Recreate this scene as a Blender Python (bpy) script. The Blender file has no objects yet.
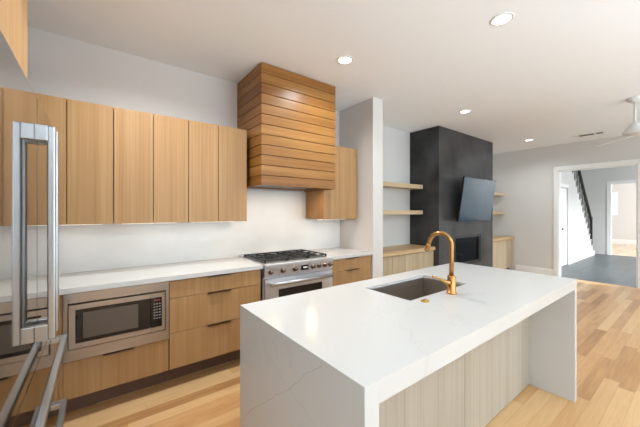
import bpy, bmesh, math, random
from mathutils import Vector, Matrix
random.seed(7)
C = bpy.context.scene.collection
R = math.radians

# ------------------------------------------------------------------ camera, world, light, exposure
cam_d = bpy.data.cameras.new('camera'); cam = bpy.data.objects.new('camera', cam_d); C.objects.link(cam)
cam.location = (0, 0, 1.426); cam.rotation_euler = (R(90), 0, -0.646)
cam_d.sensor_width = 36; cam_d.sensor_fit = 'HORIZONTAL'; cam_d.lens = 293.34 / 640 * 36
cam_d.shift_y = -2.04 / 640; cam_d.clip_start = 0.02
S = bpy.context.scene; S.camera = cam
S.view_settings.view_transform = 'Standard'; S.view_settings.look = 'None'
S.view_settings.gamma = 1; S.view_settings.exposure = 0.06
try: S.view_settings.use_curve_mapping = False
except Exception: pass
W = bpy.data.worlds.new('sky'); S.world = W; W.use_nodes = True
bg = W.node_tree.nodes['Background']; bg.inputs[0].default_value = (0.74, 0.89, 1.0, 1); bg.inputs[1].default_value = 1.55

def area(name, loc, rot, sx, sy, power, col=(1, 1, 1), shape='RECTANGLE', spread=180, parent=None):
    d = bpy.data.lights.new(name, 'AREA'); d.shape = shape; d.size = sx; d.size_y = sy
    d.energy = power; d.color = col; d.spread = R(spread)
    o = bpy.data.objects.new(name, d); C.objects.link(o); o.location = loc; o.rotation_euler = rot
    if parent: o.parent = parent
    return o
DAY = (0.72, 0.88, 1.0); WARM = (0.93, 1.0, 1.03)
REAR = -3.6; LXW = -0.90
# daylight entering by the tall windows of the rear wall, and by the windows of the hall and the far room
for wx, pw, pb in ((2.0, 32, 100), (3.6, 22, 45), (5.2, 22, 14), (6.8, 19, 20)):
    area('window_daylight', (wx, REAR + 0.03, 1.45), (R(90), 0, 0), 1.4, 2.0, pw, DAY)
    area('ceiling_fill', (wx, REAR + 0.06, 1.2), (R(150), 0, 0), 1.4, 1.4, pb, DAY, spread=115)   # added fill tilted up at the ceiling, no terrace stands outside
area('side_fill', (LXW + .03, -2.0, 1.45), (R(90), 0, R(-90)), 1.3, 2.0, 15, DAY)  # added fill from the left, through a made-up side window
area('side_ceiling_fill', (LXW + .06, -2.0, 1.2), (R(155), 0, R(-90)), 1.3, 1.4, 45, DAY, spread=110)  # added upward fill for the left part of the ceiling
area('hall_daylight', (10.8, -2.42, 1.5), (R(90), 0, 0), 2.2, 2.0, 45, (1, 0.98, 0.96))
area('far_room_daylight', (16.0, -2.42, 1.5), (R(90), 0, 0), 2.4, 2.0, 230, (0.93, 0.96, 1.0))
P_DOWN = 7; P_UNDER = 0.32

# ------------------------------------------------------------------ helpers
def lin(c):
    return tuple(((v / 255) / 12.92 if v / 255 <= 0.04045 else ((v / 255 + 0.055) / 1.055) ** 2.4) for v in c) + (1,)

def mat(name, col, rough=0.5, metal=0.0, bump=None, var=None, spec=0.5, emit=0, alpha=None, coat=0):
    m = bpy.data.materials.new(name); m.use_nodes = True; nt = m.node_tree; b = nt.nodes['Principled BSDF']
    b.inputs['Base Color'].default_value = lin(col); b.inputs['Roughness'].default_value = rough
    b.inputs['Metallic'].default_value = metal; b.inputs['Specular IOR Level'].default_value = spec
    b.inputs['Coat Weight'].default_value = coat
    tc = nt.nodes.new('ShaderNodeTexCoord')
    if var:
        n = nt.nodes.new('ShaderNodeTexNoise'); n.inputs['Scale'].default_value = var[1]; n.inputs['Detail'].default_value = 4
        nt.links.new(tc.outputs['Object'], n.inputs['Vector'])
        mx = nt.nodes.new('ShaderNodeMix'); mx.data_type = 'RGBA'
        mx.inputs[6].default_value = lin(col); mx.inputs[7].default_value = lin(var[0])
        rp = nt.nodes.new('ShaderNodeValToRGB'); rp.color_ramp.elements[0].position = 0.35; rp.color_ramp.elements[1].position = 0.68
        nt.links.new(n.outputs['Fac'], rp.inputs[0]); nt.links.new(rp.outputs[0], mx.inputs[0])
        nt.links.new(mx.outputs[2], b.inputs['Base Color'])
    if bump:
        n2 = nt.nodes.new('ShaderNodeTexNoise'); n2.inputs['Scale'].default_value = bump[1]; n2.inputs['Detail'].default_value = 3
        nt.links.new(tc.outputs['Object'], n2.inputs['Vector'])
        bp = nt.nodes.new('ShaderNodeBump'); bp.inputs['Strength'].default_value = bump[0]; bp.inputs['Distance'].default_value = 0.01
        nt.links.new(n2.outputs['Fac'], bp.inputs['Height']); nt.links.new(bp.outputs[0], b.inputs['Normal'])
    if emit:
        b.inputs['Emission Color'].default_value = lin(col); b.inputs['Emission Strength'].default_value = emit
    return m

def math_node(nt, op, a, b=None):
    n = nt.nodes.new('ShaderNodeMath'); n.operation = op
    for i, v in enumerate((a, b)):
        if v is None: continue
        if isinstance(v, (int, float)): n.inputs[i].default_value = v
        else: nt.links.new(v, n.inputs[i])
    return n.outputs[0]

def wood(name, c0, c1, c2, grain='z', rough=0.42, course=None, fine=42.0, spec=0.35):
    """veneer with straight grain; grain = axis along which the figure runs; course = board height along z."""
    m = bpy.data.materials.new(name); m.use_nodes = True; nt = m.node_tree; b = nt.nodes['Principled BSDF']
    b.inputs['Roughness'].default_value = rough; b.inputs['Specular IOR Level'].default_value = spec
    tc = nt.nodes.new('ShaderNodeTexCoord'); oi = nt.nodes.new('ShaderNodeObjectInfo')
    sc = {'x': (0.9, fine, fine), 'y': (fine, 0.9, fine), 'z': (fine, fine, 0.9), 'h': (1.0, 1.0, fine)}[grain]
    off = nt.nodes.new('ShaderNodeVectorMath'); off.operation = 'ADD'
    rnd = math_node(nt, 'MULTIPLY', oi.outputs['Random'], 7.0)
    board = None
    if course:
        sep = nt.nodes.new('ShaderNodeSeparateXYZ'); nt.links.new(tc.outputs['Object'], sep.inputs[0])
        fl = math_node(nt, 'FLOOR', math_node(nt, 'DIVIDE', math_node(nt, 'ADD', sep.outputs[2], 20 * course), course))
        wn = nt.nodes.new('ShaderNodeTexWhiteNoise'); wn.noise_dimensions = '1D'; nt.links.new(fl, wn.inputs['W'])
        board = wn.outputs['Value']; rnd = math_node(nt, 'MULTIPLY', board, 9.0)
    nt.links.new(tc.outputs['Object'], off.inputs[0]); nt.links.new(rnd, off.inputs[1])
    mp = nt.nodes.new('ShaderNodeMapping'); mp.inputs['Scale'].default_value = sc
    nt.links.new(off.outputs[0], mp.inputs[0])
    n1 = nt.nodes.new('ShaderNodeTexNoise'); n1.inputs['Scale'].default_value = 1.0; n1.inputs['Detail'].default_value = 5; n1.inputs['Distortion'].default_value = 0.35
    nt.links.new(mp.outputs[0], n1.inputs['Vector'])
    mp2 = nt.nodes.new('ShaderNodeMapping'); mp2.inputs['Scale'].default_value = tuple(v * 0.16 for v in sc)
    nt.links.new(off.outputs[0], mp2.inputs[0])
    n2 = nt.nodes.new('ShaderNodeTexNoise'); n2.inputs['Scale'].default_value = 1.0; n2.inputs['Detail'].default_value = 3; n2.inputs['Distortion'].default_value = 0.8
    nt.links.new(mp2.outputs[0], n2.inputs['Vector'])
    f = math_node(nt, 'ADD', math_node(nt, 'MULTIPLY', n1.outputs['Fac'], 0.55), math_node(nt, 'MULTIPLY', n2.outputs['Fac'], 0.45))
    if board is not None:
        f = math_node(nt, 'ADD', f, math_node(nt, 'MULTIPLY', math_node(nt, 'SUBTRACT', board, 0.5), 0.13))
    rp = nt.nodes.new('ShaderNodeValToRGB'); e = rp.color_ramp.elements
    e[0].position = 0.33; e[0].color = lin(c0); e[1].position = 0.68; e[1].color = lin(c2)
    k = e.new(0.5); k.color = lin(c1)
    nt.links.new(f, rp.inputs[0]); nt.links.new(rp.outputs[0], b.inputs['Base Color'])
    bp = nt.nodes.new('ShaderNodeBump'); bp.inputs['Strength'].default_value = 0.08; bp.inputs['Distance'].default_value = 0.004
    nt.links.new(n1.outputs['Fac'], bp.inputs['Height']); nt.links.new(bp.outputs[0], b.inputs['Normal'])
    return m

def floor_mat(name, c0, c1, c2, w=0.095, ln=1.0, rough=0.32, gap=(90, 60, 38), gapw=0.0012):
    m = bpy.data.materials.new(name); m.use_nodes = True; nt = m.node_tree; b = nt.nodes['Principled BSDF']
    tc = nt.nodes.new('ShaderNodeTexCoord')
    sep = nt.nodes.new('ShaderNodeSeparateXYZ'); nt.links.new(tc.outputs['Object'], sep.inputs[0])
    row = math_node(nt, 'FLOOR', math_node(nt, 'DIVIDE', sep.outputs[1], w))
    wn = nt.nodes.new('ShaderNodeTexWhiteNoise'); wn.noise_dimensions = '1D'; nt.links.new(row, wn.inputs['W'])
    xs = math_node(nt, 'ADD', math_node(nt, 'DIVIDE', sep.outputs[0], ln), math_node(nt, 'MULTIPLY', wn.outputs['Value'], 13.0))
    colm = math_node(nt, 'FLOOR', xs)
    cmb = nt.nodes.new('ShaderNodeCombineXYZ'); nt.links.new(row, cmb.inputs[0]); nt.links.new(colm, cmb.inputs[1])
    w2 = nt.nodes.new('ShaderNodeTexWhiteNoise'); w2.noise_dimensions = '2D'; nt.links.new(cmb.outputs[0], w2.inputs['Vector'])
    off = nt.nodes.new('ShaderNodeVectorMath'); off.operation = 'ADD'
    nt.links.new(tc.outputs['Object'], off.inputs[0]); nt.links.new(math_node(nt, 'MULTIPLY', w2.outputs['Value'], 31.0), off.inputs[1])
    mp = nt.nodes.new('ShaderNodeMapping'); mp.inputs['Scale'].default_value = (2.2, 26, 1); nt.links.new(off.outputs[0], mp.inputs[0])
    n1 = nt.nodes.new('ShaderNodeTexNoise'); n1.inputs['Scale'].default_value = 1; n1.inputs['Detail'].default_value = 5; n1.inputs['Distortion'].default_value = 1.2
    nt.links.new(mp.outputs[0], n1.inputs['Vector'])
    f = math_node(nt, 'ADD', math_node(nt, 'MULTIPLY', w2.outputs['Value'], 0.6), math_node(nt, 'MULTIPLY', n1.outputs['Fac'], 0.5))
    rp = nt.nodes.new('ShaderNodeValToRGB'); e = rp.color_ramp.elements
    e[0].position = 0.2; e[0].color = lin(c0); e[1].position = 0.85; e[1].color = lin(c2); k = e.new(0.52); k.color = lin(c1)
    nt.links.new(f, rp.inputs[0])
    # joints between the boards
    fy = math_node(nt, 'FRACT', math_node(nt, 'DIVIDE', sep.outputs[1], w)); fx = math_node(nt, 'FRACT', xs)
    g = math_node(nt, 'MAXIMUM', math_node(nt, 'LESS_THAN', fy, gapw / w * 1.6), math_node(nt, 'LESS_THAN', fx, gapw / ln * 1.6))
    mx = nt.nodes.new('ShaderNodeMix'); mx.data_type = 'RGBA'; mx.inputs[7].default_value = lin(gap)
    nt.links.new(math_node(nt, 'MULTIPLY', g, 0.4), mx.inputs[0]); nt.links.new(rp.outputs[0], mx.inputs[6])
    nt.links.new(mx.outputs[2], b.inputs['Base Color'])
    b.inputs['Roughness'].default_value = rough; b.inputs['Specular IOR Level'].default_value = 0.4
    return m

def quartz(name):
    m = bpy.data.materials.new(name); m.use_nodes = True; nt = m.node_tree; b = nt.nodes['Principled BSDF']
    tc = nt.nodes.new('ShaderNodeTexCoord')
    n = nt.nodes.new('ShaderNodeTexNoise'); n.inputs['Scale'].default_value = 0.8; n.inputs['Detail'].default_value = 6; n.inputs['Distortion'].default_value = 0.7
    nt.links.new(tc.outputs['Object'], n.inputs['Vector'])
    d = math_node(nt, 'ABSOLUTE', math_node(nt, 'SUBTRACT', n.outputs['Fac'], 0.5))
    rp = nt.nodes.new('ShaderNodeValToRGB'); e = rp.color_ramp.elements
    e[0].position = 0; e[0].color = lin((202, 199, 195)); e[1].position = 0.004; e[1].color = lin((207, 204, 200))
    nt.links.new(d, rp.inputs[0])
    n2 = nt.nodes.new('ShaderNodeTexNoise'); n2.inputs['Scale'].default_value = 1.6; nt.links.new(tc.outputs['Object'], n2.inputs['Vector'])
    mx = nt.nodes.new('ShaderNodeMix'); mx.data_type = 'RGBA'; mx.inputs[7].default_value = lin((207, 204, 200))
    mk = nt.nodes.new('ShaderNodeMapRange'); mk.inputs[1].default_value = 0.42; mk.inputs[2].default_value = 0.56; nt.links.new(n2.outputs['Fac'], mk.inputs[0]); nt.links.new(mk.outputs[0], mx.inputs[0]); nt.links.new(rp.outputs[0], mx.inputs[6])
    nt.links.new(mx.outputs[2], b.inputs['Base Color'])
    b.inputs['Roughness'].default_value = 0.2; b.inputs['Specular IOR Level'].default_value = 0.3
    return m

def veined(name, lines):
    m = quartz(name); nt = m.node_tree; b = nt.nodes['Principled BSDF']
    src = b.inputs['Base Color'].links[0].from_socket
    tc = nt.nodes.new('ShaderNodeTexCoord'); sep = nt.nodes.new('ShaderNodeSeparateXYZ'); nt.links.new(tc.outputs['Object'], sep.inputs[0])
    n = nt.nodes.new('ShaderNodeTexNoise'); n.inputs['Scale'].default_value = 5; n.inputs['Detail'].default_value = 4; nt.links.new(tc.outputs['Object'], n.inputs['Vector'])
    w = math_node(nt, 'MULTIPLY', math_node(nt, 'SUBTRACT', n.outputs['Fac'], 0.5), 0.10)
    for (y0, z0, sl, wid, amt) in lines:
        d = math_node(nt, 'ADD', math_node(nt, 'SUBTRACT', math_node(nt, 'SUBTRACT', sep.outputs[2], z0), math_node(nt, 'MULTIPLY', math_node(nt, 'SUBTRACT', sep.outputs[1], y0), sl)), w)
        k = math_node(nt, 'MULTIPLY', math_node(nt, 'LESS_THAN', math_node(nt, 'ABSOLUTE', d), wid), amt)
        mx = nt.nodes.new('ShaderNodeMix'); mx.data_type = 'RGBA'; mx.inputs[7].default_value = lin((150, 144, 136))
        nt.links.new(k, mx.inputs[0]); nt.links.new(src, mx.inputs[6]); src = mx.outputs[2]
    nt.links.new(src, b.inputs['Base Color']); return m

def brushed(name, col, rough=0.25, along='x'):
    m = bpy.data.materials.new(name); m.use_nodes = True; nt = m.node_tree; b = nt.nodes['Principled BSDF']
    b.inputs['Base Color'].default_value = lin(col); b.inputs['Metallic'].default_value = 1
    tc = nt.nodes.new('ShaderNodeTexCoord'); mp = nt.nodes.new('ShaderNodeMapping')
    mp.inputs['Scale'].default_value = {'x': (2, 300, 300), 'y': (300, 2, 300), 'z': (300, 300, 2)}[along]
    nt.links.new(tc.outputs['Object'], mp.inputs[0])
    n = nt.nodes.new('ShaderNodeTexNoise'); n.inputs['Scale'].default_value = 1; nt.links.new(mp.outputs[0], n.inputs['Vector'])
    r = math_node(nt, 'ADD', math_node(nt, 'MULTIPLY', n.outputs['Fac'], 0.12), rough - 0.06)
    nt.links.new(r, b.inputs['Roughness'])
    return m

def glass_mat(name, tint=(0.9, 0.95, 0.95), refl=0.12):
    m = bpy.data.materials.new(name); m.use_nodes = True; nt = m.node_tree
    nt.nodes.remove(nt.nodes['Principled BSDF']); out = nt.nodes['Material Output']
    t = nt.nodes.new('ShaderNodeBsdfTransparent'); t.inputs[0].default_value = tint + (1,)
    g = nt.nodes.new('ShaderNodeBsdfGlossy'); g.inputs['Roughness'].default_value = 0.02
    mx = nt.nodes.new('ShaderNodeMixShader'); mx.inputs[0].default_value = refl
    nt.links.new(t.outputs[0], mx.inputs[1]); nt.links.new(g.outputs[0], mx.inputs[2]); nt.links.new(mx.outputs[0], out.inputs[0])
    return m

class MB:
    def __init__(s): s.bm = bmesh.new()
    def _faces(s, vs, fs):
        v = [s.bm.verts.new(p) for p in vs]; out = []
        for f in fs:
            try: out.append(s.bm.faces.new([v[i] for i in f]))
            except ValueError: pass
        return v, out
    def box(s, x0, x1, y0, y1, z0, z1, bev=0, seg=2):
        vs = [(x0, y0, z0), (x1, y0, z0), (x1, y1, z0), (x0, y1, z0), (x0, y0, z1), (x1, y0, z1), (x1, y1, z1), (x0, y1, z1)]
        v, f = s._faces(vs, [(3, 2, 1, 0), (4, 5, 6, 7), (0, 1, 5, 4), (1, 2, 6, 5), (2, 3, 7, 6), (3, 0, 4, 7)])
        if bev > 0:
            es = list({e for q in f for e in q.edges})
            bmesh.ops.bevel(s.bm, geom=es, offset=bev, segments=seg, affect='EDGES', profile=0.5)
        return s
    def ring(s, path_pts, radii, n=16, closed_ends=True, up=Vector((0, 0, 1))):
        P = [Vector(p) for p in path_pts]; rows = []
        prev = None
        for i, p in enumerate(P):
            t = (P[min(i + 1, len(P) - 1)] - P[max(i - 1, 0)]).normalized()
            if prev is None:
                a = up if abs(t.dot(up)) < 0.9 else Vector((1, 0, 0))
                u = t.cross(a).normalized()
            else:
                u = (prev - t * prev.dot(t)).normalized()
            prev = u; w = t.cross(u)
            rows.append([s.bm.verts.new(p + (u * math.cos(2 * math.pi * k / n) + w * math.sin(2 * math.pi * k / n)) * radii[i]) for k in range(n)])
        for a, b in zip(rows, rows[1:]):
            for k in range(n):
                f = s.bm.faces.new([a[k], a[(k + 1) % n], b[(k + 1) % n], b[k]]); f.smooth = True
        if closed_ends:
            s.bm.faces.new(rows[0][::-1]); s.bm.faces.new(rows[-1])
        return s
    def tube(s, pts, r, n=14): return s.ring(pts, [r] * len(pts), n)
    def cyl(s, p0, p1, r, r1=None, n=24): return s.ring([p0, p1], [r, r if r1 is None else r1], n)
    def lathe(s, prof, c, n=32, axis='z'):
        rows = []
        for r, h in prof:
            row = []
            for k in range(n):
                a = 2 * math.pi * k / n; u, w = r * math.cos(a), r * math.sin(a)
                p = {'z': (u, w, h), 'y': (u, h, w), 'x': (h, u, w)}[axis]
                row.append(s.bm.verts.new(Vector(c) + Vector(p)))
            rows.append(row)
        for a, b in zip(rows, rows[1:]):
            for k in range(n):
                f = s.bm.faces.new([a[k], a[(k + 1) % n], b[(k + 1) % n], b[k]]); f.smooth = True
        for row, (r, h) in ((rows[0], prof[0]), (rows[-1], prof[-1])):
            if r > 1e-5: s.bm.faces.new(row)
        return s
    def prism(s, poly, axis, a0, a1):
        def P(q, a): return {'x': (a, q[0], q[1]), 'y': (q[0], a, q[1]), 'z': (q[0], q[1], a)}[axis]
        n = len(poly); vs = [P(q, a0) for q in poly] + [P(q, a1) for q in poly]
        s._faces(vs, [tuple(range(n)), tuple(range(2 * n - 1, n - 1, -1))] + [(i, i + n, (i + 1) % n + n, (i + 1) % n) for i in range(n)])
        return s
    def plate_holes(s, us, ws, holes, axis, a0, a1):
        """plate over the grid us x ws (in the plane normal to axis), cells listed in holes are open."""
        def P(u, w, a): return {'x': (a, u, w), 'y': (u, a, w), 'z': (u, w, a)}[axis]
        nu, nw = len(us) - 1, len(ws) - 1
        solid = lambda i, j: 0 <= i < nu and 0 <= j < nw and (i, j) not in holes
        for i in range(nu):
            for j in range(nw):
                if not solid(i, j): continue
                u0, u1, w0, w1 = us[i], us[i + 1], ws[j], ws[j + 1]
                for a in (a0, a1): s._faces([P(u0, w0, a), P(u1, w0, a), P(u1, w1, a), P(u0, w1, a)], [(0, 1, 2, 3)])
                for (di, dj, q) in ((-1, 0, [(u0, w0), (u0, w1)]), (1, 0, [(u1, w0), (u1, w1)]), (0, -1, [(u0, w0), (u1, w0)]), (0, 1, [(u0, w1), (u1, w1)])):
                    if not solid(i + di, j + dj):
                        s._faces([P(*q[0], a0), P(*q[1], a0), P(*q[1], a1), P(*q[0], a1)], [(0, 1, 2, 3)])
        bmesh.ops.remove_doubles(s.bm, verts=s.bm.verts[:], dist=1e-5)
        return s
    def xform(s, M):
        bmesh.ops.transform(s.bm, matrix=M, verts=s.bm.verts[:]); return s
    def build(s, name, m, parent=None, smooth=False):
        bm = s.bm; bmesh.ops.recalc_face_normals(bm, faces=bm.faces[:])
        co = [v.co for v in bm.verts]
        lo = Vector((min(c.x for c in co), min(c.y for c in co), min(c.z for c in co)))
        hi = Vector((max(c.x for c in co), max(c.y for c in co), max(c.z for c in co)))
        c = Vector(((lo.x + hi.x) / 2, (lo.y + hi.y) / 2, lo.z))
        bmesh.ops.translate(bm, verts=bm.verts[:], vec=-c)
        me = bpy.data.meshes.new(name); bm.to_mesh(me); bm.free(); me.materials.append(m)
        if smooth:
            for p in me.polygons: p.use_smooth = True
        o = bpy.data.objects.new(name, me); C.objects.link(o)
        w = Vector((0, 0, 0)); q = parent
        while q: w += q.location; q = q.parent
        o.location = c - w; o.parent = parent
        return o

def tag(o, label=None, cat=None, group=None, kind=None):
    if label: o['label'] = label
    if cat: o['category'] = cat
    if group: o['group'] = group
    if kind: o['kind'] = kind
    return o
def thing(name, loc, label, cat, group=None):
    o = bpy.data.objects.new(name, None); C.objects.link(o); o.location = loc; o.empty_display_size = 0.05
    return tag(o, label, cat, group)
def struct(o, label, cat='structure'): return tag(o, label, cat, None, 'structure')
def copy_tree(o, parent=None, dx=Vector((0, 0, 0))):
    c = o.copy(); C.objects.link(c); c.parent = parent
    if parent is None: c.location = o.location + dx
    for ch in list(o.children): copy_tree(ch, c)
    return c

# ------------------------------------------------------------------ materials
M = {}
M['wall'] = mat('wall_paint', (215, 209, 204), 0.7, bump=(0.03, 120))
M['wallcool'] = mat('wall_paint_living', (212, 210, 207), 0.7, bump=(0.03, 120))
M['ceil'] = mat('ceiling_paint', (245, 247, 250), 0.8)
M['trim'] = mat('trim_paint', (238, 237, 235), 0.4)
M['floor'] = floor_mat('oak_floor', (170, 122, 75), (202, 154, 103), (218, 178, 128))
M['hallfloor'] = floor_mat('dark_plank_floor', (64, 69, 72), (72, 78, 81), (80, 86, 89), w=0.09, ln=1.3, gap=(40, 42, 44), rough=0.35)
M['farfloor'] = floor_mat('pale_plank_floor', (205, 180, 150), (218, 196, 168), (228, 208, 184))
M['oak'] = wood('oak_veneer', (160, 120, 77), (172, 132, 88), (182, 145, 102), 'z', fine=70)
M['oakh'] = wood('oak_veneer_horizontal', (186, 144, 100), (201, 160, 115), (213, 175, 132), 'x', fine=70)
M['hoodwood'] = wood('cedar_board', (122, 76, 30), (150, 102, 49), (172, 124, 67), 'h', rough=0.35, course=0.0996, fine=30)
M['pale'] = wood('pale_ash_veneer', (166, 154, 136), (177, 166, 149), (186, 176, 160), 'z', fine=70)
M['mediaoak'] = wood('media_oak', (166, 146, 118), (182, 163, 134), (196, 178, 150), 'z')
M['mediatop'] = wood('media_oak_top', (172, 138, 96), (196, 162, 118), (210, 180, 138), 'x')
M['shelf'] = wood('shelf_oak', (180, 155, 120), (200, 176, 142), (214, 192, 160), 'x')
M['carcass'] = mat('dark_reveal', (70, 46, 28), 0.7)
M['toe'] = mat('toe_kick_brown', (112, 86, 70), 0.55)
M['quartz'] = quartz('white_quartz')
M['vein'] = veined('veined_quartz', [(.03, .652, -.82, .0022, .34), (-.35, .62, .32, .0022, .14)])
M['splash'] = mat('backsplash_slab', (234, 232, 229), 0.25, var=((228, 226, 222), 3))
M['steel'] = mat('stainless_steel', (176, 168, 162), 0.3, metal=1)
M['fridge'] = mat('fridge_steel', (146, 140, 134), 0.045, metal=1)
M['range_steel'] = mat('range_steel', (226, 229, 234), 0.42, metal=1)
M['handle'] = mat('handle_steel', (190, 192, 195), 0.3, metal=1)
M['sinksteel'] = mat('sink_steel', (190, 182, 172), 0.36, metal=1)
M['blackglass'] = mat('black_glass', (14, 15, 17), 0.06)
M['ovenglass'] = mat('oven_glass', (40, 34, 30), 0.08)
M['mwindow'] = mat('microwave_screen', (92, 82, 74), 0.2)
M['black'] = mat('black_plastic', (22, 22, 23), 0.45)
M['pan'] = mat('pan_steel', (120, 116, 112), 0.35, metal=1)
M['knob'] = mat('knob_dark_steel', (120, 104, 92), 0.3, metal=1)
M['iron'] = mat('cast_iron', (26, 24, 23), 0.55, bump=(0.1, 200))
M['bronze'] = mat('bronze_pull', (140, 118, 96), 0.35, metal=1)
M['brass'] = mat('champagne_bronze', (182, 136, 82), 0.27, metal=1)
M['brass2'] = mat('brass_button', (206, 168, 92), 0.25, metal=1)
M['digit'] = mat('display_digits', (235, 235, 225), 0.4, emit=0.5)
M['led'] = mat('red_digits', (120, 52, 42), 0.4)
M['key'] = mat('keypad_print', (150, 148, 145), 0.5)
M['fire'] = mat('dark_plaster', (20, 19, 18), 0.42, var=((66, 65, 67), 2.1), bump=(0.05, 14))
M['fireseam'] = mat('panel_reveal', (40, 39, 38), 0.6)
M['firebox'] = mat('firebox_steel', (20, 21, 24), 0.5)
M['fireglass'] = glass_mat('fire_glass', (0.6, 0.65, 0.72), 0.02)
M['tv'] = mat('tv_screen_reflection', (10, 54, 76), 0.08, spec=0.3)  # teal base colour stands for blue window light reflected in the glass
M['tvback'] = mat('tv_casing', (16, 17, 19), 0.4)
M['white'] = mat('white_enamel', (232, 231, 229), 0.4)
M['fan'] = mat('fan_white', (222, 221, 219), 0.45)
M['fanblade'] = mat('fan_blade', (240, 240, 239), 0.4)
M['lens'] = mat('light_lens', (255, 250, 240), 0.5, emit=6)
M['ledstrip'] = mat('led_diffuser', (255, 246, 232), 0.5, emit=1.5)
M['rail'] = mat('dark_metal_rail', (34, 32, 32), 0.45)
M['tread'] = mat('stair_tread_grey', (160, 158, 156), 0.5)
M['door'] = mat('door_paint', (240, 240, 241), 0.4)
M['pane'] = glass_mat('window_glass', (0.96, 0.98, 0.98), 0.05)
M['slot'] = mat('vent_slot', (52, 50, 48), 0.7)

# ------------------------------------------------------------------ room shell
H = 2.878; WY = 3.22; LY = 3.325; BX = 8.0; LX = -0.90
struct(MB().box(LX - .15, BX + 0.01, REAR - .15, 3.5, -.06, 0).build('floor', M['floor']), 'light oak plank floor', 'floor')
struct(MB().box(BX + 0.011, 13.5, -2.6, 3.6, -.06, 0).build('floor', M['hallfloor']), 'dark grey plank floor of the hall beyond the doorway', 'floor')
struct(MB().box(13.501, 19.0, -2.6, 3.6, -.06, 0).build('floor', M['farfloor']), 'pale wood floor of the far room', 'floor')
struct(MB().box(LX - .15, BX + .12, REAR - .15, 3.5, H, H + .1).build('ceiling', M['ceil']), 'flat white ceiling', 'ceiling')
struct(MB().box(BX + .121, 19.0, -2.6, 3.6, H, H + .1).build('ceiling', M['ceil']), 'white ceiling of the hall', 'ceiling')
struct(MB().box(LX - .15, 2.78, WY, 3.5, 0, H).build('wall_kitchen', M['wall']), 'white wall behind the kitchen cabinets', 'wall')
struct(MB().box(2.78, 2.968, 2.57, 3.5, 0, H).build('wall_wing', M['wall']), 'white wing wall at the end of the kitchen run', 'wall')
struct(MB().box(2.968, BX + .12, LY, 3.5, 0, H).build('wall_living', M['wallcool']), 'white wall behind the fireplace shelves', 'wall')
struct(MB().plate_holes([REAR, -2.75, -1.25, -.95, .55, WY], [0, .45, 2.45, H], {(1, 1), (3, 1)}, 'x', LX - .15, LX).build('wall_left', M['wall']), 'white wall behind the refrigerator', 'wall')
OY0, OY1, OZ = 0.80, 1.975, 2.315
struct(MB().plate_holes([REAR, OY0, OY1, LY], [0, OZ, H], {(1, 0)}, 'x', BX, BX + .12).build('wall_back', M['wallcool']), 'white end wall with wide doorway', 'wall')
wins = [(1.25, 2.75), (2.85, 4.35), (4.45, 5.95), (6.05, 7.55)]
us = [LX, *[v for w in wins for v in w], BX]
struct(MB().plate_holes(us, [0, .45, 2.45, H], {(1, 1), (3, 1), (5, 1), (7, 1)}, 'y', REAR - .12, REAR).build('wall_rear', M['wall']), 'white wall with tall windows', 'wall')
for i, (a, b) in enumerate(wins):
    f = MB(); f.plate_holes([a, a + .05, (a + b) / 2 - .025, (a + b) / 2 + .025, b - .05, b], [.45, .5, 2.4, 2.45], {(1, 1), (3, 1)}, 'y', REAR - .1, REAR - .04)
    w = struct(f.build('window_%d' % (i + 1), M['trim']), 'tall white framed window', 'window')
    MB().box(a + .05, b - .05, REAR - .075, REAR - .07, .5, 2.4).build('window_pane', M['pane'], w)
for i, y in ((6, -2.75), (7, -.95)):  # unseen windows, added to let light in from the left
    w = struct(MB().plate_holes([y, y + .05, y + .725, y + .775, y + 1.45, y + 1.5], [.45, .5, 2.4, 2.45], {(1, 1), (3, 1)}, 'x', LX - .1, LX - .04).build('window_%d' % i, M['trim']), 'added unseen window in the left wall for extra light', 'window')
    MB().box(LX - .075, LX - .07, y + .05, y + 1.45, .5, 2.4).build('window_pane', M['pane'], w)
# casing of the doorway
cs = MB(); cw = .085; ct = .022
cs.box(BX - ct, BX, OY1, OY1 + cw, 0, OZ + cw, .004); cs.box(BX - ct, BX, OY0 - cw, OY0, 0, OZ + cw, .004); cs.box(BX - ct, BX, OY0, OY1, OZ, OZ + cw, .004)
cs.box(BX - .001, BX + .121, OY1 - .018, OY1, 0, OZ); cs.box(BX - .001, BX + .121, OY0, OY0 + .018, 0, OZ); cs.box(BX - .001, BX + .121, OY0, OY1, OZ - .018, OZ)
struct(cs.build('trim_1', M['trim']), 'white casing around the wide doorway', 'trim')
struct(MB().box(BX - .016, BX, OY1 + cw, 2.80, 0, .15, .004).build('baseboard_back', M['trim']), 'white baseboard left of the doorway', 'baseboard')
struct(MB().box(BX - .016, BX, REAR, OY0 - cw, 0, .15, .004).build('baseboard_back', M['trim']), 'white baseboard right of the doorway', 'baseboard')
struct(MB().box(2.775, 2.973, 2.556, 2.57, 0, .13, .003).build('baseboard_wing', M['trim']), 'white baseboard on the wing wall', 'baseboard')

# hall and far room
HY = 2.27; FX = 13.4
hw = MB().plate_holes([BX + .12, 9.21, 9.99, FX], [0, 2.05, H], {(1, 0)}, 'y', HY, HY + .1)
SX1, SX0 = 12.95, 10.05     # foot and head of the stair flight
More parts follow.
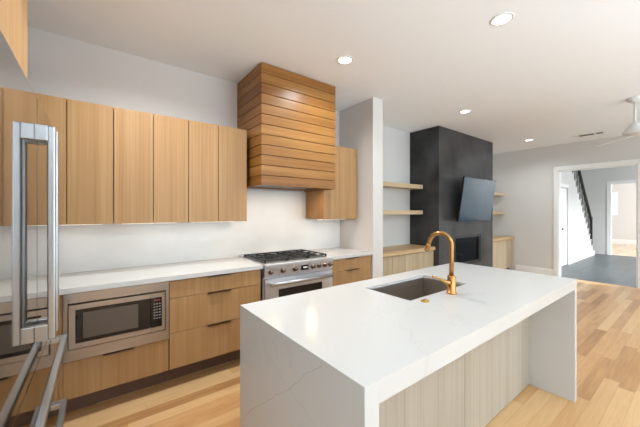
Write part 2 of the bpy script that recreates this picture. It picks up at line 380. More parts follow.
# wall under the stair: stepped top
n_st = 16; rise = H / n_st; run = (SX1 - SX0) / n_st
hw.bm.free(); hw = MB()
hw.plate_holes([BX + .12, 9.21, 9.99, 10.049], [0, 2.05, H], {(1, 0)}, 'y', HY, HY + .1)
poly = [(10.05, 0), (SX1, 0)]
for k in range(n_st):
    poly.append((SX1 - k * run, k * rise + rise - .04)); poly.append((SX1 - (k + 1) * run, k * rise + rise - .04))
poly = [poly[0], poly[1]] + poly[2:]
hw.prism(poly, 'y', HY, HY + .1)
struct(hw.build('wall_hall', M['wallcool']), 'white wall below the staircase in the hall', 'wall')
struct(MB().box(BX + .12, FX, 3.3, 3.5, 0, H).build('wall_stair', M['wallcool']), 'white wall beside the staircase', 'wall')
struct(MB().plate_holes([-2.6, 0.6, 1.93, 3.3], [0, 2.32, H], {(1, 0)}, 'x', FX, FX + .12).build('wall_entry', M['wallcool']), 'white hall wall with an opening to the far room', 'wall')
struct(MB().plate_holes([BX + .12, 9.7, 11.9, FX + 1.6, FX + 3.8, 19], [0, .5, 2.5, H], {(1, 1), (3, 1)}, 'y', -2.6, -2.48).build('wall_hall_right', M['wallcool']), 'white outer wall of the hall', 'wall')
struct(MB().box(FX + .12, 19, 3.3, 3.5, 0, H).build('wall_far_left', M['wallcool']), 'white side wall of the far room', 'wall')
struct(MB().plate_holes([-2.6, 2.42, 2.66, 3.3], [0, 1.25, 2.30, H], {(1, 1)}, 'x', 18.4, 18.52).build('wall_far', M['wallcool']), 'white end wall of the far room', 'wall')
w = struct(MB().plate_holes([2.42, 2.45, 2.63, 2.66], [1.25, 1.28, 1.76, 1.79, 2.27, 2.30], {(1, 1), (1, 3)}, 'x', 18.42, 18.48).build('window_5', M['trim']), 'small bright window in the far room', 'window')
MB().box(18.445, 18.45, 2.45, 2.63, 1.28, 2.27).build('window_pane', M['pane'], w)
struct(MB().box(BX + .12, 9.11, HY - .016, HY, 0, .15, .004).box(10.05, SX1, HY - .016, HY, 0, .15, .004).build('baseboard_hall', M['trim']), 'white baseboard under the staircase', 'baseboard')
struct(MB().box(18.38, 18.4, -2.4, 3.3, 0, .2, .004).build('baseboard_far', M['trim']), 'white baseboard of the far room', 'baseboard')
oc = MB(); oc.box(FX - .02, FX, 1.93, 2.03, 0, 2.42); oc.box(FX - .02, FX, .5, .6, 0, 2.42); oc.box(FX - .02, FX, .6, 1.93, 2.32, 2.42)
struct(oc.build('trim_2', M['trim']), 'white casing of the opening to the far room', 'trim')
dr = MB(); dr.box(9.22, 9.98, HY + .02, HY + .06, .01, 2.04, .003)
d1 = struct(dr.build('door_1', M['door']), 'white closed door under the stairs', 'door')
dp = MB()
for z0, z1 in ((.2, .95), (1.08, 1.92)): dp.box(9.33, 9.87, HY + .012, HY + .021, z0, z1, .003)
dp.build('door_panel', M['door'], d1)
dh = MB(); dh.cyl((9.36, HY + .02, .98), (9.36, HY - .03, .98), .012); dh.lathe([(0, -.03), (.022, -.028), (.028, -.012), (.02, 0), (0, 0.001)], (9.36, HY - .03, .98), 16, 'y')
dh.build('door_handle', M['rail'], d1)
dc = MB(); dc.box(9.12, 9.21, HY - .018, HY, 0, 2.14); dc.box(9.99, 10.04, HY - .018, HY, 0, 2.14); dc.box(9.21, 9.99, HY - .018, HY, 2.05, 2.14)
struct(dc.build('trim_3', M['trim']), 'white casing of the door under the stairs', 'trim')

st = thing('staircase', ((SX0 + SX1) / 2, 2.75, 0), 'staircase with grey treads and a dark metal railing climbing the left side of the hall', 'stairs')
for k in range(n_st):
    x1 = SX1 - k * run; z = (k + 1) * rise
    MB().box(x1 - run - .005, x1 + .025, HY - .015, 3.29, z - .04, z - .002, .004).build('tread', M['tread'], st)
    MB().box(x1 - .018, x1, HY + .101, 3.29, z - rise, z - .041).build('riser', M['trim'], st)
sl = rise / run
ra = lambda x: rise + (SX1 - x) * sl
x_top = SX0 + .15
rl = MB().ring([(SX1 - .12, HY + .05, ra(SX1 - .12) + .86), (x_top, HY + .05, ra(x_top) + .86)], [.04, .04], 10).build('handrail', M['rail'], st)
MB().box(SX1 - .15, SX1 - .08, HY + .015, HY + .085, rise, ra(SX1 - .12) + .95, .004).build('newel_post', M['rail'], rl)
for k in range(n_st - 1):
    for q in (.5,):
        x = SX1 - (k + q) * run
        if x > SX1 - .17 or x < x_top: continue
        z0 = (k + 1) * rise - .002
        MB().box(x - .008, x + .008, HY + .042, HY + .058, z0, ra(x) + .85).build('baluster', M['rail'], rl)

# ------------------------------------------------------------------ base cabinets along the kitchen wall
YF = 2.59; TK = 0.155; CT = 0.876
def pull(x, z, w, parent, y=YF):
    p = MB(); p.box(x - w / 2, x + w / 2, y - .022, y + .004, z - .003, z, 0); p.box(x - w / 2, x + w / 2, y - .022, y - .0195, z - .010, z, 0)
    p.build('edge_pull', M['bronze'], parent)
def drawer_cabinet(x0, x1, label, pw):
    t = thing('base_cabinet', ((x0 + x1) / 2, 2.9, 0), label, 'cabinet')
    b = MB(); b.box(x0, x1, YF + .021, WY - .002, TK, CT - .002); b.build('carcass', M['carcass'], t)
    MB().box(x0, x1, 2.745, 2.76, 0, TK).build('toe_kick', M['toe'], t)
    for z0, z1 in ((TK + .006, .447), (.451, .726), (.730, .868)):
        d = MB().box(x0 + .003, x1 - .003, YF, YF + .02, z0, z1, .0015).build('drawer', M['oakh'] if False else M['oak'], t)
        pull((x0 + x1) / 2, z1 + .002, pw, d)
    return t
drawer_cabinet(.448, 1.242, 'wide oak three-drawer base cabinet between the microwave and the range', .2)
drawer_cabinet(2.112, 2.765, 'narrow oak drawer base cabinet right of the range against the wing wall', .19)
t = thing('base_cabinet', (.12, 2.9, 0), 'oak base cabinet holding the built-in microwave, one drawer below', 'cabinet')
b = MB(); b.box(-.213, -.192, YF, WY - .002, TK, CT - .002); b.box(.430, .446, YF + .021, WY - .002, TK, CT - .002); b.box(-.192, .43, YF + .021, WY - .002, TK, .40); b.box(-.192, .43, YF + .021, WY - .002, .872, CT - .001)
b.build('carcass', M['oak'], t)
MB().box(-.213, .446, 2.745, 2.76, 0, TK).build('toe_kick', M['toe'], t)
d = MB().box(-.19, .443, YF, YF + .02, TK + .006, .410, .0015).build('drawer', M['oak'], t); pull(.118, .412, .19, d)
t = thing('base_cabinet', (-.5, 2.9, 0), 'oak corner base cabinet behind the refrigerator', 'cabinet')
MB().box(LX + .002, -.215, YF + .021, WY - .002, TK, CT - .002).build('carcass', M['oak'], t)
MB().box(LX + .002, -.215, 2.745, 2.76, 0, TK).build('toe_kick', M['toe'], t)
MB().box(-.55, -.217, YF, YF + .02, TK + .006, .868, .0015).build('door', M['oak'], t)

tag(MB().box(LX + .002, 1.255, 2.568, WY - .002, CT, .914, .002).build('worktop', M['quartz']), 'long white quartz worktop left of the range', 'worktop')
tag(MB().box(2.110, 2.777, 2.568, WY - .002, CT, .914, .002).build('worktop', M['quartz']), 'short white quartz worktop right of the range', 'worktop')
tag(MB().plate_holes([LX + .002, 1.25, 2.12, 2.777], [.9145, 1.329, 1.678], {(0, 1), (2, 1)}, 'y', WY - .014, WY - .001).build('backsplash', M['splash']), 'plain white slab backsplash behind the range and worktops', 'backsplash')

# ------------------------------------------------------------------ microwave
t = thing('microwave', (.12, YF, .41), 'built-in stainless microwave with black window and keypad beside the drawers', 'microwave')
x0, x1, z0, z1 = -.19, .444, .417, .872; yf = YF - .012
MB().plate_holes([x0, x0 + .022, x1 - .024, x1], [z0, z0 + .075, z1 - .066, z1], {(1, 1)}, 'y', yf, YF + .02).build('trim_frame', M['steel'], t)
a0, a1, c0, c1 = x0 + .029, x1 - .031, z0 + .084, z1 - .075
MB().box(x0 + .02, x1 - .02, YF + .0205, 3.0, z0 + .02, z1 - .02).build('housing', M['black'], t)
xs = a1 - .098
f = MB().plate_holes([a0, a0 + .034, xs], [c0, c0 + .034, c1 - .034, c1], {(1, 1)}, 'y', yf - .012, yf + .02).build('door', M['steel'], t)
MB().box(a0 + .0345, xs - .0005, yf - .010, yf + .018, c0 + .0345, c1 - .0345).build('door_glass', M['blackglass'], f)
MB().box(a0 + .075, xs - .08, yf - .0115, yf - .0101, c0 + .06, c1 - .06).build('window_mesh', M['mwindow'], f)
p = MB().plate_holes([xs + .003, a1 - .02, a1], [c0, c0 + .034, c1 - .034, c1], {(0, 1)}, 'y', yf - .012, yf + .02).build('control_panel', M['steel'], t)
MB().box(xs + .0032, a1 - .0205, yf - .010, yf + .018, c0 + .0345, c1 - .0345).build('keypad', M['blackglass'], p)
MB().box(xs + .024, a1 - .032, yf - .0112, yf - .0101, c1 - .062, c1 - .05).build('display', M['led'], p)
k = MB()
for r in range(6):
    for q in range(3):
        xx = xs + .021 + q * .018; zz = c1 - .088 - r * .022
        k.box(xx, xx + .011, yf - .0112, yf - .0101, zz, zz + .008)
k.build('keys', M['key'], p)

# ------------------------------------------------------------------ range
RX0, RX1 = 1.262, 2.104; RY = 2.545
t = thing('range', ((RX0 + RX1) / 2, 2.86, 0), 'wide stainless gas range with black grates and a row of knobs', 'range')
MB().box(RX0, RX1, RY + .045, WY - .03, .1, .895).build('body', M['range_steel'], t)
MB().prism([(RY + .01, .785), (RY + .045, .785), (RY + .045, .9), (RY - .004, .9), (RY - .004, .895)], 'x', RX0, RX1).build('control_panel', M['range_steel'], t)
ctp = MB(); ctp.box(RX0, RX1, RY - .008, WY - .03, .9, .916, .004); ctp.build('cooktop', M['range_steel'], t)
MB().box(RX0 + .03, RX1 - .03, RY + .07, WY - .09, .9165, .919).build('burner_pan', M['pan'], t)
MB().box(RX0, RX1, WY - .085, WY - .031, .9165, .938, .004).build('back_guard', M['range_steel'], t)
cells = 3; gw = (RX1 - RX0 - .06) / cells
for i in range(cells):
    gx0 = RX0 + .03 + i * gw + .004; gx1 = gx0 + gw - .008; gy0, gy1 = RY + .075, WY - .095
    for yy in (gy0 + .14, gy1 - .13):
        bb = MB(); bb.lathe([(.0, .919), (.05, .919), (.05, .925), (.036, .928), (.036, .936), (.03, .939), (0, .94)], ((gx0 + gx1) / 2, yy, 0), 20); bb.build('burner', M['iron'], t)
    g = MB(); zt = .946
    for a, bq in ((gy0, gy0 + .016), (gy1 - .016, gy1), ((gy0 + gy1) / 2 - .008, (gy0 + gy1) / 2 + .008)): g.box(gx0, gx1, a, bq, zt - .012, zt, .002)
    for a in (gx0, gx1 - .016): g.box(a, a + .016, gy0, gy1, zt - .012, zt, .002)
    g.box((gx0 + gx1) / 2 - .004, (gx0 + gx1) / 2 + .004, gy0, gy1, zt - .010, zt)
    for yy in (gy0 + .14, gy1 - .13):
        g.box(gx0, gx1, yy - .004, yy + .004, zt - .010, zt)
    for xx in (gx0, gx1 - .016):
        for yy in (gy0, gy1 - .016): g.box(xx, xx + .016, yy, yy + .016, .919, zt - .006)
    g.build('grate', M['iron'], t)
def knob(x, z):
    y = RY + .006; kb = MB()
    kb.lathe([(0, 0), (.024, 0), (.024, -.008), (.019, -.010), (.018, -.034), (.014, -.038), (0, -.038)], (x, y, z), 20, 'y')
    o = kb.build('knob', M['knob'], t)
    MB().lathe([(0, .001), (.029, .001), (.029, -.006), (.024, -.0065), (0, -.0065)], (x, y, z), 20, 'y').build('bezel', M['bronze'], o)
for q in (.075, .235, .40, .668, .763, .858, .948): knob(RX0 + q * (RX1 - RX0), .842)
dsp = MB().box(RX0 + .49 * (RX1 - RX0), RX0 + .60 * (RX1 - RX0), RY - .002, RY + .02, .815, .868, .002).build('display', M['blackglass'], t)
dg = MB()
for q, w in ((.522, .012), (.542, .012), (.566, .012)): dg.box(RX0 + q * (RX1 - RX0), RX0 + q * (RX1 - RX0) + w, RY - .0035, RY - .0021, .836, .850)
dg.build('digits', M['digit'], dsp)
od = MB().plate_holes([RX0 + .006, RX0 + .15, RX1 - .15, RX1 - .006], [.13, .30, .660, .772], {(1, 1)}, 'y', RY + .005, RY + .044).build('oven_door', M['range_steel'], t)
MB().box(RX0 + .1505, RX1 - .1505, RY + .008, RY + .04, .3005, .6595).build('oven_window', M['ovenglass'], od)
hb = MB(); hb.tube([(RX0 + .04, RY - .045, .725), (RX1 - .04, RY - .045, .725)], .018, 16)
for xx in (RX0 + .07, RX1 - .07): hb.box(xx - .014, xx + .014, RY - .045, RY + .008, .713, .737, .003)
hb.build('oven_handle', M['handle'], od)
MB().box(RX0 + .01, RX1 - .01, RY + .06, RY + .08, .02, .1).build('kick_panel', M['range_steel'], t)
for xx in (RX0 + .05, RX1 - .05):
    for yy in (RY + .12, 3.08): MB().cyl((xx, yy, 0), (xx, yy, .1), .02, n=12).build('foot', M['black'], t)

# ------------------------------------------------------------------ wall cabinets
YU = 2.83; UB = 1.332; UT = 2.253
def wall_cabinet(x0, x1, seams, label):
    t = thing('wall_cabinet', ((x0 + x1) / 2, 3.0, UB), label, 'cabinet', 'oak wall cabinets')
    c = MB(); c.box(x0, x0 + .018, YU + .021, WY - .002, UB, UT); c.box(x1 - .018, x1, YU + .021, WY - .002, UB, UT)
    c.box(x0 + .018, x1 - .018, YU + .021, WY - .002, UB, UB + .018); c.box(x0 + .018, x1 - .018, YU + .021, WY - .002, UT - .018, UT)
    c.build('carcass', M['oak'], t)
    MB().box(x0 + .0181, x1 - .0181, YU + .0215, YU + .03, UB + .0181, UT - .0181).build('reveal', M['carcass'], t)
    e = [x0, *seams, x1]
    for a, b in zip(e, e[1:]):
        MB().box(a + .0025, b - .0025, YU, YU + .02, UB - .004, UT, .001).build('door', M['oak'], t)
    return t
wall_cabinet(LX + .004, -.470, [], 'oak wall cabinet in the corner behind the refrigerator')
wall_cabinet(-.468, .092, [-.188], 'double-door oak wall cabinet nearest the refrigerator')
wall_cabinet(.094, .646, [.369], 'middle double-door oak wall cabinet above the microwave')
wall_cabinet(.648, 1.204, [.916], 'double-door oak wall cabinet beside the left of the wooden hood')
wall_cabinet(2.188, 2.755, [2.452], 'double-door oak wall cabinet right of the hood against the wing wall')

def under_light(x0, x1, label):
    t = thing('under_cabinet_light', ((x0 + x1) / 2, 3.02, UB - .016), label, 'light', 'under cabinet lights')
    MB().box(x0, x1, 3.0, 3.04, UB - .008, UB - .0005).build('housing', M['white'], t)
    MB().box(x0 + .005, x1 - .005, 3.004, 3.036, UB - .012, UB - .0081).build('diffuser', M['ledstrip'], t)
    area('strip_light', (0, 0, .001), (0, 0, 0), x1 - x0, .03, P_UNDER * (x1 - x0) / .45, (1, .93, .84), parent=t)
under_light(-.40, .03, 'slim light bar under the wall cabinet nearest the refrigerator')
under_light(.15, .59, 'slim light bar under the wall cabinet above the microwave')
under_light(.71, 1.14, 'slim light bar under the wall cabinet left of the hood')
under_light(2.24, 2.70, 'slim light bar under the wall cabinet right of the hood')

# ------------------------------------------------------------------ hood
HX0, HX1, HYF, HB = 1.252, 2.185, 2.60, 1.683
t = thing('range_hood', ((HX0 + HX1) / 2, 2.9, HB), 'tall range hood clad in horizontal wooden boards up to the ceiling', 'hood')
co = (H - .001 - HB) / 12
cl = MB()
for k in range(12):
    za = HB + k * co; zb = za + co - .0065
    cl.box(HX0, HX1, HYF, HYF + .018, za, zb, .0015); cl.box(HX0, HX0 + .018, HYF + .0181, WY - .002, za, zb, .0015); cl.box(HX1 - .018, HX1, HYF + .0181, WY - .002, za, zb, .0015)
cl.build('board_cladding', M['hoodwood'], t)
bk = MB(); bk.box(HX0 + .0185, HX1 - .0185, HYF + .0185, WY - .003, HB + .06, H - .002); bk.build('backing', M['carcass'], t)
MB().plate_holes([HX0 + .019, HX0 + .09, HX1 - .09, HX1 - .019], [HYF + .019, HYF + .09, WY - .09, WY - .003], {(1, 1)}, 'z', HB + .012, HB + .03).build('bottom_panel', M['hoodwood'], t)
MB().box(HX0 + .0901, HX1 - .0901, HYF + .0901, WY - .0901, HB + .022, HB + .045).build('filter', M['pan'], t)
MB().lathe([(0, 0), (.005, 0), (.012, -.002), (.009, -.004), (0, -.004)], (2.03, HYF + .001, HB + .03), 12, 'y').build('wood_knot', M['bronze'], t)
for xx in (HX0 + .22, HX1 - .22):
    MB().lathe([(0, HB + .021), (.03, HB + .021), (.03, HB + .018), (0, HB + .018)], (xx, HYF + .16, 0), 16).build('hood_light', M['lens'], t)
    area('hood_lamp', (xx - t.location.x, HYF + .16 - t.location.y, .012), (0, 0, 0), .06, .06, 1.7, (1, .68, .38), 'DISK', 170, t)

# ------------------------------------------------------------------ refrigerator
FXF = -.21; FY0, FY1, FT = 1.12, 2.335, 1.914; FC = 1.722
t = thing('refrigerator', (-.5, (FY0 + FY1) / 2, 0), 'tall stainless refrigerator with long bar handles at the left', 'refrigerator')
MB().box(-.88, FXF - .042, FY0 + .01, FY1 - .01, .06, FT - .005).build('body', M['black'], t)
MB().box(-.82, FXF - .08, FY0 + .03, FY1 - .03, 0, .06).build('base_grille', M['black'], t)
def vbar(y, parent):
    h = MB(); xb = FXF + .038; z0, z1 = .890, 1.785
    h.box(xb, xb + .027, y - .016, y + .016, z0, z1, .006, 3)
    for a, b in ((z0, z0 + .065), (z1 - .065, z1)): h.box(FXF - .001, xb + .002, y - .0155, y + .0155, a, b, .003)
    h.build('handle', M['handle'], parent)
def hbar(z, parent):
    h = MB(); xb = FXF + .038
    h.box(xb, xb + .028, FY0 + .07, 2.22, z - .014, z + .014, .006, 3)
    for a, b in ((FY0 + .07, FY0 + .12), (2.17, 2.22)): h.box(FXF - .001, xb + .002, a, b, z - .0135, z + .0135, .003)
    h.build('handle', M['handle'], parent)
for a, b, y in ((FY0, FC - .002, FC - .05), (FC + .002, FY1, FC + .05)):
    d = MB().box(FXF - .04, FXF, a, b, .775, FT, .003).build('door', M['fridge'], t); vbar(y, d)
for a, b, z in ((.425, .770, .711), (.085, .420, .344)):
    d = MB().box(FXF - .04, FXF, FY0, FY1, a, b, .003).build('drawer', M['fridge'], t); hbar(z, d)
t = thing('wall_cabinet', (-.6, 1.7, 1.93), 'tall oak cabinet built over the top of the refrigerator', 'cabinet')
MB().box(LX + .002, -.346, 1.06, 2.352, 1.93, H - .03).build('carcass', M['oak'], t)
for a, b in ((1.06, 1.705), (1.709, 2.352)): MB().box(-.345, -.326, a, b, 1.932, H - .032, .0015).build('door', M['oak'], t)

# ------------------------------------------------------------------ island
IX0, IX1, IY0, IY1, IZ = .617, 2.885, .603, 1.545, .914
SXa, SXb, SYa, SYb = 1.424, 2.095, 1.032, 1.390
t = thing('island_worktop', ((IX0 + IX1) / 2, (IY0 + IY1) / 2, 0), 'large white quartz island top with waterfall ends', 'worktop')
tp = MB(); tp.plate_holes([IX0, SXa, SXb, IX1], [IY0, SYa, SYb, IY1], {(1, 1)}, 'z', IZ - .02, IZ)
tp.box(IX0 + .0622, IX1 - .0502, IY0, IY0 + .03, IZ - .072, IZ - .0201); tp.box(IX0 + .0622, IX1 - .0502, IY1 - .03, IY1, IZ - .072, IZ - .0201)
tp.build('slab', M['quartz'], t)
MB().box(IX0, IX0 + .062, IY0, IY1, 0, IZ - .0201).build('waterfall_end', M['vein'], t)
MB().box(IX1 - .05, IX1, IY0, IY1, 0, IZ - .0201).build('waterfall_end', M['vein'], t)
t = thing('island_cabinet', ((IX0 + IX1) / 2, 1.2, 0), 'pale wood cabinet panels under the white island top', 'cabinet')
bx0, bx1 = IX0 + .0625, IX1 - .0505; PY = .89
cb = MB(); cb.plate_holes([bx0, 1.36, 2.16, bx1], [PY + .02, 1.49], {(1, 0)}, 'z', .1, IZ - .075); cb.box(1.36, 2.16, PY + .02, 1.49, .1, .6)
cb.build('carcass', M['carcass'], t)
MB().box(bx0, bx1, PY + .02, PY + .03, 0, .1).box(bx0, bx1, 1.43, 1.44, 0, .1).build('toe_kick', M['toe'], t)
sm = 1.77
for a, b in ((bx0, sm - .002), (sm + .002, bx1)): MB().box(a, b, PY, PY + .0195, .008, IZ - .032, .001).build('back_panel', M['pale'], t)
e = [bx0, 1.22, sm, 2.30, bx1]
for a, b in zip(e, e[1:]): MB().box(a + .002, b - .002, 1.4905, 1.51, .105, IZ - .08, .0015).build('door', M['pale'], t)

t = thing('sink', ((SXa + SXb) / 2, (SYa + SYb) / 2, .67), 'undermount stainless sink set in the white island', 'sink')
bs = MB(); g = .012; zb = .675
bs.box(SXa - g, SXa, SYa - g, SYb + g, zb, IZ - .0203); bs.box(SXb, SXb + g, SYa - g, SYb + g, zb, IZ - .0203)
bs.box(SXa, SXb, SYa - g, SYa, zb, IZ - .0203); bs.box(SXa, SXb, SYb, SYb + g, zb, IZ - .0203); bs.box(SXa - g, SXb + g, SYa - g, SYb + g, zb - .008, zb)
bs.build('basin', M['sinksteel'], t)
MB().lathe([(0, zb + .003), (.03, zb + .003), (.045, zb + .004), (.05, zb + .001), (0, zb + .0005)], ((SXa + SXb) / 2, 1.28, 0), 24).build('drain', M['steel'], t)

fx, fy = 1.758, .968
t = thing('faucet', (fx, fy, IZ), 'brass gooseneck kitchen faucet with side lever on the island', 'faucet')
MB().lathe([(0, IZ + .0003), (.030, IZ + .0003), (.030, IZ + .006), (.026, IZ + .008), (.026, IZ + .105), (.022, IZ + .112), (.016, IZ + .115), (0, IZ + .115)], (fx, fy, 0), 28).build('base', M['brass'], t)
ra_ = .071; zc = IZ + .302; pts = [(fx, fy, IZ + .11), (fx, fy, IZ + .2)]
for k in range(0, 15):
    a = math.pi * k / 14 * 0.93
    pts.append((fx - .12 * (ra_ - ra_ * math.cos(a)), fy + ra_ - ra_ * math.cos(a), zc + ra_ * math.sin(a)))
lp = Vector(pts[-1]); dn = (Vector(pts[-1]) - Vector(pts[-2])).normalized()
pts.append(tuple(lp + dn * .02))
MB().tube(pts, .0135, 16).build('spout', M['brass'], t)
s0 = Vector(pts[-1]); MB().ring([s0, s0 + dn * .004, s0 + dn * .046, s0 + dn * .05], [.0142, .0155, .0165, .014], 18).build('spray_head', M['brass'], t)
MB().ring([(fx - .02, fy, IZ + .073), (fx - .043, fy + .004, IZ + .073), (fx - .05, fy + .005, IZ + .075), (fx - .11, fy + .014, IZ + .103), (fx - .172, fy + .022, IZ + .126)], [.0165, .0165, .012, .007, .0055], 14).build('lever', M['brass'], t)
t = thing('air_switch', (1.481, .972, IZ), 'small round brass button set in the island beside the sink', 'button')
MB().lathe([(0, IZ + .0003), (.024, IZ + .0003), (.024, IZ + .004), (.021, IZ + .006), (0, IZ + .006)], (1.481, .972, 0), 28).build('flange', M['brass2'], t)
MB().lathe([(0, IZ + .0062), (.013, IZ + .0062), (.013, IZ + .011), (.010, IZ + .013), (0, IZ + .013)], (1.481, .972, 0), 24).build('push_button', M['brass2'], t)

# ------------------------------------------------------------------ fireplace wall
PX0, PX1, PYF = 4.583, 6.625, 2.744
t = thing('fireplace', ((PX0 + PX1) / 2, 3.03, 0), 'tall dark grey chimney breast with a square black firebox', 'fireplace')
gx0, gx1, gz0, gz1 = 5.09, 6.08, .42, .985
MB().plate_holes([PX0, gx0, gx1, PX1], [0, gz0, gz1, H - .002], {(1, 1)}, 'y', PYF, LY - .003).build('surround', M['fire'], t)
sv = MB()
for z in (1.20, 2.10): sv.box(PX0 - .0012, PX1 + .0012, PYF - .0012, LY - .004, z, z + .006)
sv.build('panel_joint', M['fireseam'], t)
fb = MB(); fb.box(gx0 + .002, gx1 - .002, LY - .06, LY - .05, gz0, gz1); fb.box(gx0 + .001, gx0 + .012, PYF + .06, LY - .05, gz0 + .001, gz1 - .001); fb.box(gx1 - .012, gx1 - .001, PYF + .06, LY - .05, gz0 + .001, gz1 - .001)
fb.box(gx0 + .012, gx1 - .012, PYF + .06, LY - .05, gz0 + .001, gz0 + .02); fb.box(gx0 + .012, gx1 - .012, PYF + .06, LY - .05, gz1 - .02, gz1 - .001)
fb.build('firebox', M['firebox'], t)
MB().plate_holes([gx0 + .001, gx0 + .05, gx1 - .05, gx1 - .001], [gz0 + .001, gz0 + .06, gz1 - .05, gz1 - .001], {(1, 1)}, 'y', PYF + .01, PYF + .05).build('frame', M['black'], t)
MB().box(gx0 + .051, gx1 - .051, PYF + .03, PYF + .035, gz0 + .061, gz1 - .051).build('glass_front', M['fireglass'], t)
lg = MB()
for q, (xa, ya, xb, yb, zz) in enumerate(((5.3, 3.0, 5.86, 3.08, .475), (5.35, 3.12, 5.8, 3.02, .50), (5.4, 2.95, 5.62, 3.15, .545), (5.7, 3.15, 5.78, 2.95, .55))):
    lg.ring([(xa, ya, zz), ((xa + xb) / 2, (ya + yb) / 2 + .01, zz + .015), (xb, yb, zz)], [.035, .04, .03], 10)
lg.build('log_set', M['firebox'], t)

# television on a tilting arm
t = thing('television', (5.57, PYF, 1.6), 'black flat television tilted forward on the dark chimney breast', 'television')
TW, TH = 1.23, .785; tc_ = Vector((5.575, 2.555, 1.633)); TM = Matrix.Translation(tc_) @ Matrix.Rotation(R(0), 4, 'Z') @ Matrix.Rotation(R(8.5), 4, 'X')
MB().box(-TW / 2, TW / 2, .0, .03, -TH / 2, TH / 2, .004).xform(TM).build('casing', M['tvback'], t)
MB().box(-TW / 2 + .008, TW / 2 - .008, -.003, -.0003, -TH / 2 + .012, TH / 2 - .008).xform(TM).build('screen', M['tv'], t)
MB().box(-.3, .3, .0305, .06, -.25, .15, .01).xform(TM).build('rear_housing', M['tvback'], t)
ar = MB(); ar.box(5.3, 5.84, PYF - .02, PYF - .001, 1.45, 1.75, .003)
for xx in (5.42, 5.72): ar.cyl((xx, PYF - .02, 1.6), (xx, 2.61, 1.6), .018, n=10)
ar.build('wall_mount', M['black'], t)

def shelf(x0, x1, z, label):
    o = MB().box(x0, x1, 3.05, LY - .002, z - .07, z, .002).build('floating_shelf', M['shelf'])
    return tag(o, label, 'shelf', 'oak floating shelves beside the fireplace')
shelf(2.970, PX0 - .002, 1.895, 'upper oak floating shelf left of the fireplace')
shelf(2.970, PX0 - .002, 1.445, 'lower oak floating shelf left of the fireplace')
shelf(PX1 + .002, BX - .002, 1.88, 'upper oak floating shelf right of the fireplace')
shelf(PX1 + .002, BX - .002, 1.425, 'lower oak floating shelf right of the fireplace')
def media(x0, x1, seams, label):
    t = thing('media_cabinet', ((x0 + x1) / 2, 3.05, 0), label, 'cabinet')
    MB().box(x0, x1, 2.862, LY - .003, .10, .768).build('carcass', M['carcass'], t)
    MB().box(x0, x1, 2.93, 2.94, 0, .1).build('toe_kick', M['toe'], t)
    e = [x0, *seams, x1]
    for a, b in zip(e, e[1:]): MB().box(a + .003, b - .003, 2.84, 2.861, .105, .755, .0015).build('door', M['mediaoak'], t)
    MB().box(x0, x1, 2.807, LY - .003, .769, .825, .002).build('top', M['mediatop'], t)
media(2.970, PX0 - .003, [3.22, 3.50, 3.80, 4.14], 'low oak media cabinet with plain doors left of the fireplace')
media(PX1 + .003, BX - .018, [7.08, 7.54], 'low oak media cabinet with plain doors right of the fireplace')

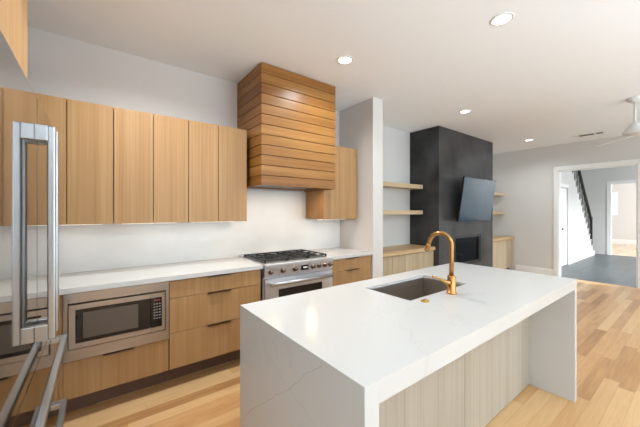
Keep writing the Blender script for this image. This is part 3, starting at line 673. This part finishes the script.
# ------------------------------------------------------------------ ceiling fittings
def downlight(x, y, label, power=P_DOWN):
    t = thing('downlight', (x, y, H), label, 'light', 'round recessed ceiling lights')
    MB().lathe([(.062, H - .002), (.062, H - .006), (.078, H - .005), (.082, H - .0005), (.062, H - .0005)], (x, y, 0), 32).build('trim_ring', M['white'], t)
    MB().lathe([(0, H - .0035), (.0615, H - .0035), (.0615, H - .001), (0, H - .001)], (x, y, 0), 32).build('lens', M['lens'], t)
    area('downlight_lamp', (0, 0, -.012), (0, 0, 0), .12, .12, power, WARM, 'DISK', 150, t)
downlight(1.884, 2.101, 'round recessed ceiling light in front of the wooden hood', 12)
downlight(2.429, .941, 'round recessed ceiling light above the island, largest and nearest in view', 1.5)
downlight(4.247, 2.134, 'round recessed ceiling light just left of the dark chimney breast', 4)
downlight(6.979, 2.203, 'round recessed ceiling light beyond the chimney breast, farthest away', 12)
for y, q in ((9.2, 'nearer the door under the stairs'), (12.2, 'nearer the far room opening')): downlight(y, -.8, 'added unseen light in the hall ceiling ' + q, 160)  # unseen lamps added to brighten the hall walls
for x, y, q in ((4.9, -.7, 'right of the island, outside the view'), (7.0, -.7, 'near the doorway, outside the view'), (2.4, -1.3, 'behind the island, outside the view'), (.4, -1.3, 'behind the camera'), (.35, 2.1, 'over the aisle in front of the microwave, outside the view')): downlight(x, y, 'added unseen ceiling light ' + q, 21 if x < .38 else 5)  # unseen lamps added as fill from above
t = thing('ceiling_vent', (7.37, 1.43, H), 'slim white linear air vent with dark slots in the ceiling', 'vent')
MB().box(7.29, 7.43, 1.14, 1.58, H - .008, H - .0005, .002).build('frame', M['white'], t)
v = MB()
for a, b in ((1.17, 1.26), (1.29, 1.50)): v.box(7.305, 7.415, a, b, H - .0095, H - .0081)
v.build('slots', M['slot'], t)

cx, cy = 5.479, .571
t = thing('ceiling_fan', (cx, cy, H), 'white ceiling fan hanging by a short rod at right', 'fan')
MB().lathe([(0, H - .0005), (.085, H - .0005), (.085, H - .012), (.06, H - .045), (.02, H - .06), (0, H - .06)], (cx, cy, 0), 32).build('canopy', M['fan'], t)
MB().cyl((cx, cy, H - .055), (cx, cy, 2.55), .013, n=14).build('rod', M['fan'], t)
MB().lathe([(0, 2.57), (.03, 2.565), (.05, 2.535), (.1, 2.475), (.115, 2.445), (.115, 2.42), (.1, 2.41), (0, 2.408)], (cx, cy, 0), 32).build('motor', M['fan'], t)
for a in (44, 224):
    bl = MB()
    outline = [(.06, -.03), (.22, -.05), (.45, -.055), (.59, -.045), (.62, 0), (.59, .045), (.45, .055), (.22, .05), (.06, .03)]
    bl.prism(outline, 'z', -.004, .004)
    bl.xform(Matrix.Translation((cx, cy, 2.402)) @ Matrix.Rotation(R(a), 4, 'Z') @ Matrix.Rotation(R(-9), 4, 'X'))
    bl.build('blade', M['fanblade'], t)
